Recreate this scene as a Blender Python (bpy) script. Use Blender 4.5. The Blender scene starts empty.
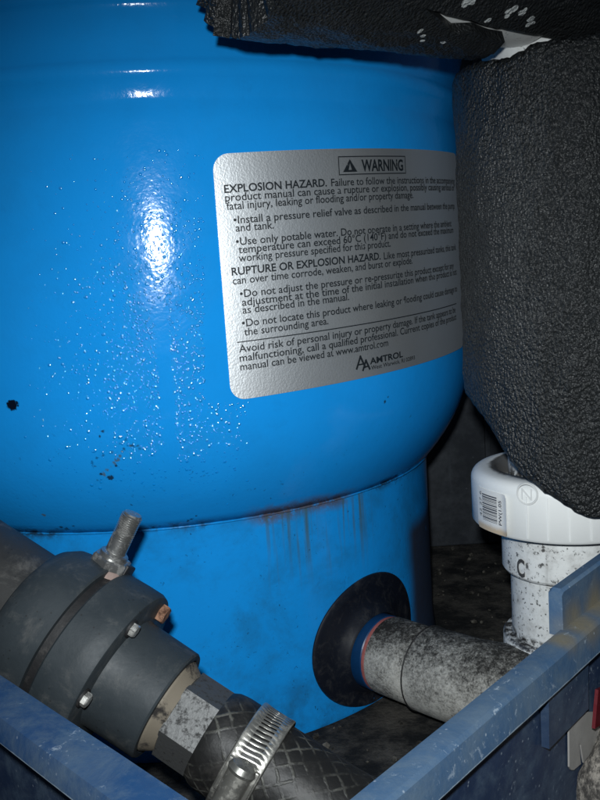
import bpy, bmesh, math, random
from mathutils import Vector, Matrix, noise

random.seed(7)
S = bpy.context.scene
COL = S.collection
PI = math.pi

# ------------------------------------------------------------------ camera
FPX, PITCH, ROLL = 871.29, 0.15062, 0.06584          # focal length in pixels of an 800 px tall picture
Fv = Vector((0, math.cos(PITCH), -math.sin(PITCH)))
Uv = Vector((0, math.sin(PITCH), math.cos(PITCH)))
Xv = Vector((1, 0, 0))
cr, sr = math.cos(ROLL), math.sin(ROLL)
camR = cr * Xv - sr * Uv
camU = sr * Xv + cr * Uv
cam_d = bpy.data.cameras.new('camera')
cam = bpy.data.objects.new('camera', cam_d)
COL.objects.link(cam)
M = Matrix.Identity(4)
for i in range(3):
    M[i][0], M[i][1], M[i][2] = camR[i], camU[i], -Fv[i]
cam.matrix_world = M
cam_d.sensor_fit = 'VERTICAL'
cam_d.sensor_height = 24.0
cam_d.lens = FPX / 800 * 24.0
cam_d.clip_start, cam_d.clip_end = 0.005, 50
S.camera = cam

# ------------------------------------------------------------------ dim surroundings + the camera's flash
W = bpy.data.worlds.new('World')
S.world = W
W.use_nodes = True
W.node_tree.nodes['Background'].inputs[0].default_value = (0.45, 0.62, 0.85, 1)
W.node_tree.nodes['Background'].inputs[1].default_value = 0.085


def aim(o, frm, to):
    o.location = frm
    o.rotation_euler = (Vector(to) - Vector(frm)).to_track_quat('-Z', 'Y').to_euler()


fl = bpy.data.lights.new('flash', 'SPOT')
fl.energy = 5.1
fl.color = (0.93, 0.98, 1.0)
fl.shadow_soft_size = 0.0048
fl.spot_size = math.radians(80)
fl.spot_blend = 1.0
flo = bpy.data.objects.new('flash', fl)
COL.objects.link(flo)
aim(flo, (-0.005, 0.0, 0.023), (0.010, 0.33, -0.080))

S.view_settings.view_transform = 'Standard'
S.view_settings.look = 'None'
S.view_settings.exposure = 0
S.view_settings.gamma = 1


# ------------------------------------------------------------------ small maths
def ray(px, py):
    a, b = px - 300, py - 400
    u, v = a * cr - b * sr, a * sr + b * cr
    return Fv + Xv * (u / FPX) - Uv * (v / FPX)


def at(px, py, Y):
    d = ray(px, py)
    return d * (Y / d.y)


def on_plane(px, py, p, n):
    d = ray(px, py)
    return d * (Vector(p).dot(n) / d.dot(n))


def frame(o, axis, up=(0, 0, 1)):
    """Matrix whose local z is the axis; local x points as near to up as it can."""
    z = Vector(axis).normalized()
    x = Vector(up) - Vector(up).dot(z) * z
    x.normalize()
    y = z.cross(x)
    m = Matrix.Identity(4)
    for i in range(3):
        m[i][0], m[i][1], m[i][2], m[i][3] = x[i], y[i], z[i], o[i]
    return m


def on_cyl(px, py, m, r):
    """Where the sight line through a photo point first meets the cylinder of radius r about frame m: (angle, height)."""
    mi = m.inverted()
    o = mi @ Vector((0, 0, 0))
    d = mi.to_3x3() @ ray(px, py)
    a = d.x ** 2 + d.y ** 2
    b = 2 * (o.x * d.x + o.y * d.y)
    c = o.x ** 2 + o.y ** 2 - r * r
    disc = max(b * b - 4 * a * c, 0)
    t = (-b - math.sqrt(disc)) / (2 * a)
    p = o + d * t
    return math.atan2(p.y, p.x), p.z


def interp(x, pts):
    if x <= pts[0][0]:
        return pts[0][1]
    for (a, b), (c, d) in zip(pts, pts[1:]):
        if x <= c:
            return b + (d - b) * (x - a) / (c - a)
    return pts[-1][1]


# ------------------------------------------------------------------ mesh helpers
def new_bm():
    return bmesh.new()


def finish(name, bm, mat, parent=None, sharp=35, smooth=True, merge=1e-6):
    if merge:
        bmesh.ops.remove_doubles(bm, verts=bm.verts, dist=merge)
    bmesh.ops.recalc_face_normals(bm, faces=bm.faces)
    me = bpy.data.meshes.new(name)
    bm.to_mesh(me)
    bm.free()
    if smooth:
        me.shade_smooth()
        me.set_sharp_from_angle(angle=math.radians(sharp))
    o = bpy.data.objects.new(name, me)
    COL.objects.link(o)
    if mat:
        me.materials.append(mat)
    if parent:
        o.parent = parent
        o.matrix_parent_inverse = parent.matrix_world.inverted()
    return o


def thing(name, label, cat, loc=(0, 0, 0), group=None):
    o = bpy.data.objects.new(name, None)
    COL.objects.link(o)
    o.empty_display_size = 0.02
    o.location = loc
    o.matrix_world = Matrix.Translation(Vector(loc))
    o['label'], o['category'] = label, cat
    if group:
        o['group'] = group
    return o


def tag(o, label, cat, group=None):
    o['label'], o['category'] = label, cat
    if group:
        o['group'] = group
    return o


def lathe(bm, prof, m=Matrix.Identity(4), seg=64, closed=False, a0=0, a1=2 * PI):
    full = abs(a1 - a0 - 2 * PI) < 1e-6
    n = seg if full else seg + 1
    rings = []
    for (r, z) in prof:
        if r < 1e-7:
            rings.append([bm.verts.new(m @ Vector((0, 0, z)))])
        else:
            rings.append([bm.verts.new(m @ Vector((r * math.cos(a0 + (a1 - a0) * i / seg), r * math.sin(a0 + (a1 - a0) * i / seg), z))) for i in range(n)])
    pairs = list(zip(rings, rings[1:]))
    if closed:
        pairs.append((rings[-1], rings[0]))
    for A, B in pairs:
        for i in range(seg):
            j = (i + 1) % n
            if len(A) == 1 and len(B) == 1:
                continue
            if len(A) == 1:
                bm.faces.new((A[0], B[i], B[j]))
            elif len(B) == 1:
                bm.faces.new((A[i], B[0], A[j]))
            else:
                bm.faces.new((A[i], B[i], B[j], A[j]))


def prism(bm, poly, h0, h1, m=Matrix.Identity(4), bevel=0.0):
    """poly in local xy, between heights h0 and h1, with a small chamfer at the top."""
    n = len(poly)
    c = sum((Vector(p) for p in poly), Vector((0, 0))) / n
    rows = [[(p, h0) for p in poly]]
    if bevel:
        rows.append([(p, h1 - bevel) for p in poly])
        rows.append([(c + (Vector(p) - c) * (1 - bevel / max((Vector(p) - c).length, 1e-6)), h1) for p in poly])
    else:
        rows.append([(p, h1) for p in poly])
    vs = [[bm.verts.new(m @ Vector((p[0], p[1], h))) for p, h in r] for r in rows]
    bm.faces.new(vs[0][::-1])
    bm.faces.new(vs[-1])
    for A, B in zip(vs, vs[1:]):
        for i in range(n):
            bm.faces.new((A[i], A[(i + 1) % n], B[(i + 1) % n], B[i]))


def ngon(n, r, ph=0):
    return [(r * math.cos(ph + 2 * PI * i / n), r * math.sin(ph + 2 * PI * i / n)) for i in range(n)]


def box(bm, m, sx, sy, sz, bevel=0.0):
    r = bmesh.ops.create_cube(bm, size=1, matrix=m @ Matrix.Diagonal((sx, sy, sz, 1)))
    if bevel:
        es = {e for v in r['verts'] for e in v.link_edges}
        bmesh.ops.bevel(bm, geom=list(es), offset=bevel, segments=2, profile=0.5, affect='EDGES')


def tube(bm, pts, radii, seg=32, uv=None, caps=True):
    pts = [Vector(p) for p in pts]
    if not isinstance(radii, (list, tuple)):
        radii = [radii] * len(pts)
    T = [(pts[min(i + 1, len(pts) - 1)] - pts[max(i - 1, 0)]).normalized() for i in range(len(pts))]
    x = T[0].orthogonal().normalized()
    rings = []
    for p, t, r in zip(pts, T, radii):
        x = (x - x.dot(t) * t).normalized()
        y = t.cross(x)
        rings.append([bm.verts.new(p + r * (math.cos(2 * PI * i / seg) * x + math.sin(2 * PI * i / seg) * y)) for i in range(seg)])
    L = [0]
    for a, b in zip(pts, pts[1:]):
        L.append(L[-1] + (b - a).length)
    lay = bm.loops.layers.uv.verify() if uv else None
    for k in range(len(pts) - 1):
        for i in range(seg):
            j = (i + 1) % seg
            f = bm.faces.new((rings[k][i], rings[k + 1][i], rings[k + 1][j], rings[k][j]))
            if lay:
                for lp, (a, b) in zip(f.loops, ((i, k), (i, k + 1), (i + 1, k + 1), (i + 1, k))):
                    lp[lay].uv = (a / seg, L[b])
    if caps:
        bm.faces.new(rings[0][::-1])
        bm.faces.new(rings[-1])


# ------------------------------------------------------------------ material helpers
class NT:
    def __init__(self, name):
        self.mat = bpy.data.materials.new(name)
        self.mat.use_nodes = True
        self.t = self.mat.node_tree
        self.b = self.t.nodes['Principled BSDF']
        self.tc = self.n('ShaderNodeTexCoord')
        self.geo = self.n('ShaderNodeNewGeometry')

    def n(self, typ, **kw):
        nd = self.t.nodes.new(typ)
        for k, v in kw.items():
            setattr(nd, k, v)
        return nd

    def link(self, a, b):
        self.t.links.new(a, b)

    def put(self, sock, v):
        if hasattr(v, 'is_linked') or isinstance(v, bpy.types.NodeSocket):
            self.link(v, sock)
        else:
            if isinstance(v, tuple) and len(v) == 3 and sock.type == 'RGBA':
                v = (*v, 1)
            sock.default_value = v

    def noise(self, scale, detail=4, rough=0.55, vec=None, dist=0.0, out='Fac'):
        nd = self.n('ShaderNodeTexNoise')
        self.link(vec or self.geo.outputs['Position'], nd.inputs['Vector'])
        nd.inputs['Scale'].default_value = scale
        nd.inputs['Detail'].default_value = detail
        nd.inputs['Roughness'].default_value = rough
        nd.inputs['Distortion'].default_value = dist
        return nd.outputs[out]

    def voro(self, scale, feature='F1', vec=None, rnd=1.0):
        nd = self.n('ShaderNodeTexVoronoi', feature=feature)
        self.link(vec or self.geo.outputs['Position'], nd.inputs['Vector'])
        nd.inputs['Scale'].default_value = scale
        nd.inputs['Randomness'].default_value = rnd
        return nd.outputs['Distance']

    def ramp(self, fac, lo, hi, a=0.0, b=1.0, smooth=True):
        nd = self.n('ShaderNodeMapRange')
        if smooth:
            nd.interpolation_type = 'SMOOTHSTEP'
        self.put(nd.inputs['Value'], fac)
        for k, v in zip(('From Min', 'From Max', 'To Min', 'To Max'), (lo, hi, a, b)):
            nd.inputs[k].default_value = v
        return nd.outputs[0]

    def math(self, op, a, b=None, clamp=False):
        nd = self.n('ShaderNodeMath', operation=op, use_clamp=clamp)
        self.put(nd.inputs[0], a)
        if b is not None:
            self.put(nd.inputs[1], b)
        return nd.outputs[0]

    def mul(self, *xs):
        r = xs[0]
        for x in xs[1:]:
            r = self.math('MULTIPLY', r, x)
        return r

    def mix(self, f, a, b):
        nd = self.n('ShaderNodeMix', data_type='RGBA')
        self.put(nd.inputs['Factor'], f)
        self.put(nd.inputs[6], a)
        self.put(nd.inputs[7], b)
        return nd.outputs[2]

    def xyz(self, vec=None):
        nd = self.n('ShaderNodeSeparateXYZ')
        self.link(vec or self.geo.outputs['Position'], nd.inputs[0])
        return nd.outputs

    def vec(self, x, y, z):
        nd = self.n('ShaderNodeCombineXYZ')
        for s, v in zip(nd.inputs, (x, y, z)):
            self.put(s, v)
        return nd.outputs[0]

    def scaled(self, s, vec=None):
        nd = self.n('ShaderNodeVectorMath', operation='MULTIPLY')
        self.link(vec or self.geo.outputs['Position'], nd.inputs[0])
        nd.inputs[1].default_value = s
        return nd.outputs[0]

    def spot(self, c, r0, r1, wob=0.0, scale=200):
        """1 inside a blob round the point c, 0 outside; its outline wobbles."""
        nd = self.n('ShaderNodeVectorMath', operation='DISTANCE')
        self.link(self.geo.outputs['Position'], nd.inputs[0])
        nd.inputs[1].default_value = tuple(c)
        d = nd.outputs['Value']
        if wob:
            d = self.math('ADD', d, self.math('MULTIPLY', self.math('SUBTRACT', self.noise(scale, 3), 0.5), wob))
        return self.ramp(d, r0, r1, 1, 0)

    def spots(self, pts):
        d = None
        for c, rad in pts:
            nd = self.n('ShaderNodeVectorMath', operation='DISTANCE')
            self.link(self.geo.outputs['Position'], nd.inputs[0])
            nd.inputs[1].default_value = tuple(c)
            e = self.math('SUBTRACT', nd.outputs['Value'], rad)
            d = e if d is None else self.math('MINIMUM', d, e)
        d = self.math('ADD', d, self.math('MULTIPLY', self.math('SUBTRACT', self.noise(700, 4, 0.7), 0.5), 0.0030))
        return self.ramp(d, -0.0004, 0.0003, 1, 0)

    def bump(self, h, strength=0.3, dist=0.001):
        nd = self.n('ShaderNodeBump')
        self.link(h, nd.inputs['Height'])
        nd.inputs['Strength'].default_value = strength
        nd.inputs['Distance'].default_value = dist
        self.link(nd.outputs[0], self.b.inputs['Normal'])
        return nd

    def set(self, **kw):
        names = dict(color='Base Color', rough='Roughness', metal='Metallic', spec='Specular IOR Level', coat='Coat Weight', coat_rough='Coat Roughness', trans='Transmission Weight', ior='IOR')
        for k, v in kw.items():
            self.put(self.b.inputs[names[k]], v)
        return self


# ------------------------------------------------------------------ tank numbers (metres; the camera is the origin)
AX, AY = -0.07242, 0.49
R, RS = 0.16661, 0.1412
ZG, ZL, ZF = 0.06304, -0.10207, -0.2065
ZTAPER = -0.043
PL_, PR_, ZT, ZB, TILT = 0.27991, 1.17907, 0.0457, -0.04595, 0.00543


def tank_pt(phi, z, r):
    return Vector((AX + r * math.sin(phi), AY - r * math.cos(phi), z))


# ------------------------------------------------------------------ materials
def mat_blue():
    m = NT('blue_tank_paint')
    X, Y, Z = m.xyz()
    ang = m.math('ARCTAN2', m.math('SUBTRACT', X, AX), m.math('SUBTRACT', AY, Y))
    base = m.mix(m.noise(35, 3), (0.006, 0.242, 0.66), (0.009, 0.272, 0.73))
    # dirt collected along the lip
    dz = m.math('ABSOLUTE', m.math('SUBTRACT', Z, ZL - 0.0005))
    n1 = m.noise(110, 6, 0.7)
    seam = m.mul(m.ramp(dz, 0.0002, 0.0045, 1, 0), m.ramp(n1, 0.44, 0.60), m.ramp(m.noise(26, 3), 0.44, 0.56, 0.2, 1))
    col = m.mix(m.mul(seam, 0.9), base, (0.012, 0.014, 0.018))
    # rust on the lip, with runs below it
    arc = m.mul(m.ramp(ang, 0.30, 0.40), m.ramp(ang, 0.64, 0.74, 1, 0))
    rust = m.mul(arc, m.ramp(m.math('ADD', dz, m.mul(m.math('SUBTRACT', m.noise(120, 5, 0.7), 0.5), 0.014)), 0.0005, 0.0065, 1, 0), m.ramp(m.noise(240, 6, 0.75), 0.30, 0.54))
    col = m.mix(m.mul(rust, 0.92), col, m.mix(m.noise(300), (0.055, 0.028, 0.016), (0.13, 0.085, 0.05)))
    streak = m.noise(1, 3, 0.6, vec=m.vec(m.mul(ang, 55.0), 0.3, m.mul(Z, 14.0)))
    runs = m.mul(m.ramp(ang, 0.33, 0.45), m.ramp(ang, 0.74, 0.84, 1, 0), m.ramp(Z, -0.145, -0.104), m.ramp(Z, -0.1035, -0.1025, 1, 0), m.ramp(streak, 0.48, 0.70))
    col = m.mix(m.mul(runs, 0.85), col, (0.060, 0.095, 0.065))
    # grime towards the foot and specks
    foot = m.mul(m.ramp(Z, -0.205, -0.165, 1, 0), m.ramp(m.noise(60, 6, 0.65), 0.45, 0.7))
    col = m.mix(m.mul(foot, 0.6), col, (0.008, 0.03, 0.07))
    low = m.ramp(Z, -0.10, -0.04, 1, 0)
    speck = m.mul(m.ramp(m.noise(420, 5, 0.7), 0.63, 0.70), m.ramp(m.noise(38, 3), 0.44, 0.58), low)
    col = m.mix(m.mul(speck, 0.8), col, (0.006, 0.012, 0.02))
    scuff = m.mul(m.ramp(m.noise(55, 8, 0.75, dist=0.6), 0.60, 0.70), m.ramp(Z, -0.2, -0.09, 1, 0.15))
    col = m.mix(m.mul(scuff, 0.45), col, (0.008, 0.05, 0.12))
    film = m.mul(m.ramp(Z, ZL - 0.004, ZL + 0.004, 1, 0.22), m.ramp(m.noise(30, 7, 0.72, dist=0.3), 0.40, 0.70))
    col = m.mix(m.mul(film, 0.42), col, (0.014, 0.085, 0.15))
    dots = m.mul(m.ramp(m.noise(650, 4, 0.7), 0.62, 0.69), m.ramp(m.noise(70, 4), 0.46, 0.60), m.ramp(Z, -0.2, -0.07, 1, 0))
    col = m.mix(m.mul(dots, 0.7), col, (0.008, 0.016, 0.022))
    # the far side of the skirt is stained brown
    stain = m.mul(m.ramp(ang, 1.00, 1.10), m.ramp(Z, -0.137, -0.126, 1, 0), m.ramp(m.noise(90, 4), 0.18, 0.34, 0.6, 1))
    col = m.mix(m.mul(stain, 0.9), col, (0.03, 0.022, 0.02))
    # paint chips and scratches
    for c, am, lst in [((0.003, 0.006, 0.015), 1.0, [(12, 405, 21), (17, 403, 8), (18, 406, 5)]),
                       ((0.06, 0.085, 0.075), 0.75, [(104, 474, 9), (107, 470, 5), (111, 467, 4), (114, 463, 8), (117, 460, 10), (120, 456, 5), (122, 452, 4), (130, 446, 5), (44, 515, 9)]),
                       ((0.008, 0.012, 0.018), 0.9, [(111, 478, 11), (109, 477, 8), (101, 474, 4), (94, 466, 5), (100, 436, 4), (103, 431, 5), (124, 449, 6), (128, 445, 5), (133, 445, 7), (137, 446, 4), (116, 466, 5),
                                                     (385, 402, 6), (388, 397, 4), (192, 519, 7), (188, 521, 5), (196, 516, 4), (61, 527, 8), (67, 529, 11), (153, 527, 8), (73, 526, 5), (57, 529, 5), (160, 526, 5)]),
                       ((0.004, 0.06, 0.17), 0.7, [(92, 462, 6), (97, 458, 5), (103, 455, 6), (112, 452, 7), (120, 444, 6), (126, 440, 5), (140, 449, 5)])]:
        col = m.mix(m.mul(m.spots([(tank_hit(x, y), q * 1e-4) for x, y, q in lst]), am), col, c)
    m.set(color=col, spec=0.17)
    ro = m.ramp(m.noise(90, 4), 0.3, 0.7, 0.10, 0.17)
    m.set(rough=m.math('ADD', ro, m.mul(m.math('ADD', seam, m.math('ADD', foot, stain)), 0.4)))
    h = m.math('ADD', m.mul(m.noise(650, 2), 0.6), m.mul(m.noise(160, 2), 0.7))
    m.bump(h, 0.17, 0.0006)
    return m.mat


def tank_hit(px, py):
    d = ray(px, py)
    a = d.x ** 2 + d.y ** 2
    b = -2 * (d.x * AX + d.y * AY)
    q = R
    for _ in range(12):
        c = AX ** 2 + AY ** 2 - q * q
        p = d * ((-b - math.sqrt(max(b * b - 4 * a * c, 0))) / (2 * a))
        q = shell_r(p.z)
    return p


def shell_r(z):
    if z > ZTAPER:
        return R
    t = (z - ZL) / (ZTAPER - ZL)
    return R - (R - RS - 0.0016) * (1 - t) ** 2.3 if t > 0 else RS


def mat_foil():
    m = NT('silver_foil')
    h = m.math('ADD', m.noise(1300, 2), m.mul(m.noise(500, 3), 0.5))
    m.set(color=m.mix(m.noise(45, 4), (0.68, 0.71, 0.73), (0.78, 0.81, 0.83)), metal=0.9, rough=0.44, spec=0.4)
    m.bump(h, 0.17, 0.0005)
    return m.mat


def mat_ink():
    m = NT('worn_black_ink')
    w = m.ramp(m.noise(420, 3, 0.6), 0.67, 0.73)
    m.set(color=m.mix(m.mul(w, 0.75), (0.008, 0.012, 0.016), (0.42, 0.46, 0.48)), rough=0.5, metal=m.mul(w, 0.4))
    return m.mat


def mat_foam(name='black_foam_skin', scale=880, paint=(), bump=0.75):
    m = NT(name)
    v = m.voro(scale, vec=m.scaled((1, 1, 0.75)))
    v2 = m.voro(scale * 1.9, vec=m.scaled((1, 1, 0.8)))
    h = m.math('ADD', m.mul(v, -1.0), m.math('ADD', m.mul(v2, -0.45), m.mul(m.noise(scale * 0.4, 4), 0.5)))
    col = m.mix(m.noise(140, 4), (0.008, 0.009, 0.0095), (0.019, 0.021, 0.022))
    for c, r in paint:
        col = m.mix(m.spot(c, r * 0.9, r * 1.05, r * 1.9, 260), col, (0.45, 0.47, 0.46))
    m.set(color=col, rough=0.42, spec=0.45)
    m.bump(h, bump, 0.0012)
    return m.mat


def mat_pvc(name, dirt=0.0, seed=0.0, hole=False, soot=()):
    m = NT(name)
    p = m.n('ShaderNodeVectorMath', operation='ADD')
    m.link(m.geo.outputs['Position'], p.inputs[0])
    p.inputs[1].default_value = (seed, seed * 2, 0)
    v = p.outputs[0]
    col = m.mix(m.noise(25, 4, vec=v), (0.70, 0.72, 0.71), (0.78, 0.79, 0.78))
    if dirt:
        sp = m.ramp(m.noise(330, 5, 0.72, vec=v), 0.64 - 0.10 * dirt, 0.70 - 0.06 * dirt)
        sp2 = m.mul(m.ramp(m.voro(520, vec=v), 0.10, 0.26, 1, 0), m.ramp(m.noise(70, 3, vec=v), 0.52 - 0.1 * dirt, 0.58))
        streak = m.ramp(m.noise(1, 4, 0.6, vec=m.scaled((260, 260, 12), v)), 0.60, 0.72)
        col = m.mix(m.mul(streak, 0.35 * min(dirt, 1)), col, (0.22, 0.22, 0.21))
        wash = m.ramp(m.noise(120, 6, 0.7, vec=v), 0.42, 0.72)
        col = m.mix(m.mul(wash, 0.65 * min(dirt, 1)), col, (0.30, 0.29, 0.27))
        col = m.mix(m.mul(m.math('MAXIMUM', sp, sp2), 0.9), col, (0.03, 0.028, 0.027))
    for z0, hw in soot:          # grime gathered at the joints
        dz = m.math('ABSOLUTE', m.math('SUBTRACT', m.xyz()[2], z0))
        dz = m.math('ADD', dz, m.mul(m.math('SUBTRACT', m.noise(110, 5, 0.7, vec=v), 0.5), hw * 2.4))
        col = m.mix(m.mul(m.ramp(dz, 0.0, hw, 1, 0), m.ramp(m.noise(300, 5, 0.75, vec=v), 0.34, 0.56)), col, (0.025, 0.022, 0.02))
    if hole:                     # soot inside the mouth of the cap
        X, Y, Z = m.xyz()
        rad = m.math('SQRT', m.math('ADD', m.math('POWER', m.math('SUBTRACT', X, WX), 2.0), m.math('POWER', m.math('SUBTRACT', Y, WY), 2.0)))
        rad = m.math('ADD', rad, m.mul(m.math('SUBTRACT', m.noise(130, 5, 0.7), 0.5), 0.006))
        f = m.mul(m.ramp(rad, 0.0290, 0.0312, 1, 0), m.ramp(Z, zc1 - 0.012, zc1 - 0.006))
        col = m.mix(m.mul(f, 0.9), col, (0.03, 0.028, 0.026))
    m.set(color=col, rough=0.38, spec=0.5)
    m.bump(m.noise(300, 4, vec=v), 0.12, 0.0006)
    return m.mat


def mat_grimy():
    m = NT('grimy_pipe')
    n = m.noise(430, 6, 0.8)
    big = m.noise(70, 4, 0.6)
    X, Y, Z = m.xyz()
    f = m.math('ADD', m.math('ADD', m.mul(n, 0.45), m.mul(m.noise(1100, 4, 0.7), 0.3)), m.mul(big, 0.35))
    top = m.ramp(Z, -0.178, -0.160, 0, 0.13)          # soot has settled on the upper side
    f = m.math('SUBTRACT', f, top)
    col = m.mix(m.ramp(f, 0.36, 0.65), (0.022, 0.021, 0.019), (0.48, 0.47, 0.43))
    m.set(color=col, rough=0.8, spec=0.25)
    m.bump(n, 0.5, 0.0012)
    return m.mat


def mat_grey(name='dark_grey_plastic', a=(0.017, 0.023, 0.027), b=(0.032, 0.040, 0.046), dust=0.30):
    m = NT(name)
    n = m.noise(70, 6, 0.68)
    col = m.mix(n, a, b)
    d = m.ramp(m.noise(75, 8, 0.74, dist=0.4), 0.50, 0.72)
    col = m.mix(m.mul(d, dust), col, (0.15, 0.145, 0.135))
    sp = m.mul(m.ramp(m.voro(420), 0.06, 0.18, 1, 0), m.ramp(m.noise(60, 2), 0.44, 0.54))
    col = m.mix(m.mul(sp, 0.7), col, (0.012, 0.012, 0.012))
    m.set(color=col, rough=m.ramp(n, 0.3, 0.7, 0.48, 0.66), spec=0.36)
    m.bump(m.noise(420, 4), 0.18, 0.0005)
    return m.mat


def mat_black(name='black_rubber', c=(0.012, 0.012, 0.013), rough=0.6, dust=0.5):
    m = NT(name)
    d = m.ramp(m.noise(160, 6, 0.75), 0.54, 0.72)
    m.set(color=m.mix(m.mul(d, dust), c, (0.075, 0.07, 0.065)), rough=rough, spec=0.4)
    m.bump(m.noise(350, 4), 0.3, 0.0006)
    return m.mat


def mat_metal(name, c=(0.55, 0.55, 0.53), rough=0.32, dirt=0.4, dc=(0.05, 0.045, 0.04), metal=0.9, sc=300):
    m = NT(name)
    d = m.ramp(m.noise(sc, 6, 0.7), 0.48, 0.66)
    m.set(color=m.mix(m.mul(d, dirt), c, dc), metal=m.math('SUBTRACT', metal, m.mul(d, dirt * 0.8)), rough=m.math('ADD', m.mul(d, 0.3), rough))
    m.bump(m.noise(sc * 1.5, 4), 0.2, 0.0005)
    return m.mat


def mat_rust():
    m = NT('rusty_steel')
    n = m.noise(500, 6, 0.7)
    m.set(color=m.mix(m.ramp(n, 0.35, 0.65), (0.07, 0.028, 0.014), (0.30, 0.16, 0.10)), rough=0.75, metal=0.15)
    m.bump(n, 0.6, 0.0008)
    return m.mat


def mat_hose():
    m = NT('braided_hose_rubber')
    uv = m.n('ShaderNodeUVMap')
    s = m.n('ShaderNodeSeparateXYZ')
    m.link(uv.outputs[0], s.inputs[0])
    u, v = s.outputs[0], s.outputs[1]
    w = m.mul(m.math('SUBTRACT', m.noise(300, 2), 0.5), 0.35)

    def cross(sign):
        t = m.math('ADD', m.mul(u, 16.0), m.math('ADD', m.mul(v, 155.0 * sign), w))
        fr = m.math('FRACT', t)
        return m.ramp(m.math('ABSOLUTE', m.math('SUBTRACT', fr, 0.5)), 0.03, 0.13, 1, 0)
    a = m.math('MAXIMUM', cross(1), cross(-1))
    fade = m.ramp(m.noise(110, 4, 0.6), 0.42, 0.66, 0.03, 1.0)
    a = m.mul(a, fade)
    dust = m.ramp(m.noise(80, 6, 0.7), 0.5, 0.72)
    col = m.mix(m.mul(dust, 0.55), (0.009, 0.009, 0.009), (0.05, 0.047, 0.043))
    col = m.mix(m.mul(a, 0.6), col, (0.12, 0.12, 0.105))
    m.set(color=col, rough=0.52, spec=0.4)
    m.bump(m.math('ADD', m.mul(a, 0.9), m.mul(m.noise(420, 3), 0.5)), 0.35, 0.0008)
    return m.mat


def mat_crate(name, scuffs=1.0, c0=(0.012, 0.042, 0.115), c1=(0.022, 0.062, 0.15), tan=None, marks=()):
    m = NT(name)
    col = m.mix(m.noise(40, 5, 0.6), c0, c1)
    wash = m.ramp(m.noise(60, 7, 0.72, dist=0.5), 0.38, 0.68)
    col = m.mix(m.mul(wash, 0.7 * scuffs), col, (0.085, 0.125, 0.17))
    if tan:
        f = None
        for c, r in tan:
            g = m.spot(c, r * 0.2, r * 1.15, r * 0.5, 70)
            f = g if f is None else m.math('MAXIMUM', f, g)
        col = m.mix(m.mul(f, m.ramp(m.noise(90, 5), 0.25, 0.6, 0.35, 0.85)), col, (0.17, 0.145, 0.09))
    sc = m.mul(m.ramp(m.noise(330, 7, 0.78, dist=0.6), 0.57, 0.66), m.ramp(m.noise(38, 3), 0.46, 0.60))
    col = m.mix(m.mul(sc, 0.6 * scuffs), col, (0.30, 0.36, 0.42))
    sp = m.mul(m.ramp(m.voro(330), 0.05, 0.16, 1, 0), m.ramp(m.noise(45, 2), 0.46, 0.56))
    col = m.mix(m.mul(sp, 0.6 * scuffs), col, (0.30, 0.35, 0.40))
    at_ = m.n('ShaderNodeAttribute', attribute_name='wear')
    wr = m.ramp(m.math('ADD', at_.outputs['Fac'], m.mul(m.math('SUBTRACT', m.noise(150, 6, 0.75), 0.5), 1.1)), 0.62, 0.95)
    col = m.mix(m.mul(wr, 0.75), col, (0.27, 0.33, 0.38))
    for c, rad in marks:
        col = m.mix(m.mul(m.spot(c, rad * 0.6, rad, rad * 0.8, 400), 0.8), col, (0.40, 0.46, 0.50))
    m.set(color=col, rough=m.ramp(m.noise(70, 5), 0.3, 0.7, 0.38, 0.6), spec=0.45)
    m.bump(m.math('ADD', m.noise(300, 5, 0.7), m.mul(m.noise(50, 3), 0.6)), 0.18, 0.0008)
    return m.mat


def mat_dirt(name, a=(0.012, 0.012, 0.012), b=(0.055, 0.052, 0.048), sc=70):
    m = NT(name)
    n = m.noise(sc, 8, 0.72)
    m.set(color=m.mix(m.ramp(n, 0.38, 0.68), a, b), rough=0.9, spec=0.2)
    m.bump(m.noise(sc * 4, 6, 0.7), 0.7, 0.002)
    return m.mat


def mat_plain(name, c, rough=0.5, metal=0.0, var=0.25, sc=120):
    m = NT(name)
    n = m.noise(sc, 5, 0.65)
    m.set(color=m.mix(n, tuple(x * (1 - var) for x in c), tuple(min(x * (1 + var), 1) for x in c)), rough=rough, metal=metal)
    m.bump(m.noise(sc * 3, 4), 0.2, 0.0005)
    return m.mat


def mat_panel():
    m = NT('dark_panel')
    X, Y, Z = m.xyz()
    st = m.noise(1, 4, 0.6, vec=m.vec(m.mul(X, 160.0), 0, m.mul(Z, 6.0)))
    n = m.noise(40, 7, 0.7)
    col = m.mix(m.ramp(n, 0.35, 0.7), (0.014, 0.018, 0.024), (0.046, 0.053, 0.062))
    col = m.mix(m.mul(m.ramp(st, 0.60, 0.74), 0.6), col, (0.09, 0.11, 0.13))
    sp = m.mul(m.ramp(m.voro(90), 0.03, 0.09, 1, 0), m.ramp(m.noise(25, 2), 0.5, 0.6))
    col = m.mix(m.mul(sp, 0.6), col, (0.25, 0.28, 0.32))
    m.set(color=col, rough=0.7, spec=0.3)
    m.bump(n, 0.3, 0.002)
    return m.mat


MB = mat_blue()
FOIL, INK = mat_foil(), mat_ink()
BLK = mat_black()
GREY = mat_grey()
PIPEGREY = mat_grey('dusty_grey_pipe', (0.016, 0.017, 0.018), (0.032, 0.032, 0.031), 0.55)
STEEL = mat_metal('worn_steel', (0.36, 0.36, 0.35), 0.34, 0.6)
BOLT = mat_metal('bright_bolt', (0.75, 0.74, 0.70), 0.35, 0.25)
RUST = mat_rust()

# ------------------------------------------------------------------ ground
bm = new_bm()
bmesh.ops.create_grid(bm, x_segments=2, y_segments=2, size=1.5, matrix=Matrix.Translation((0, 0.4, -0.214)))
g = finish('ground', bm, mat_dirt('dark_soil'), smooth=False)
g['kind'] = 'structure'

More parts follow.
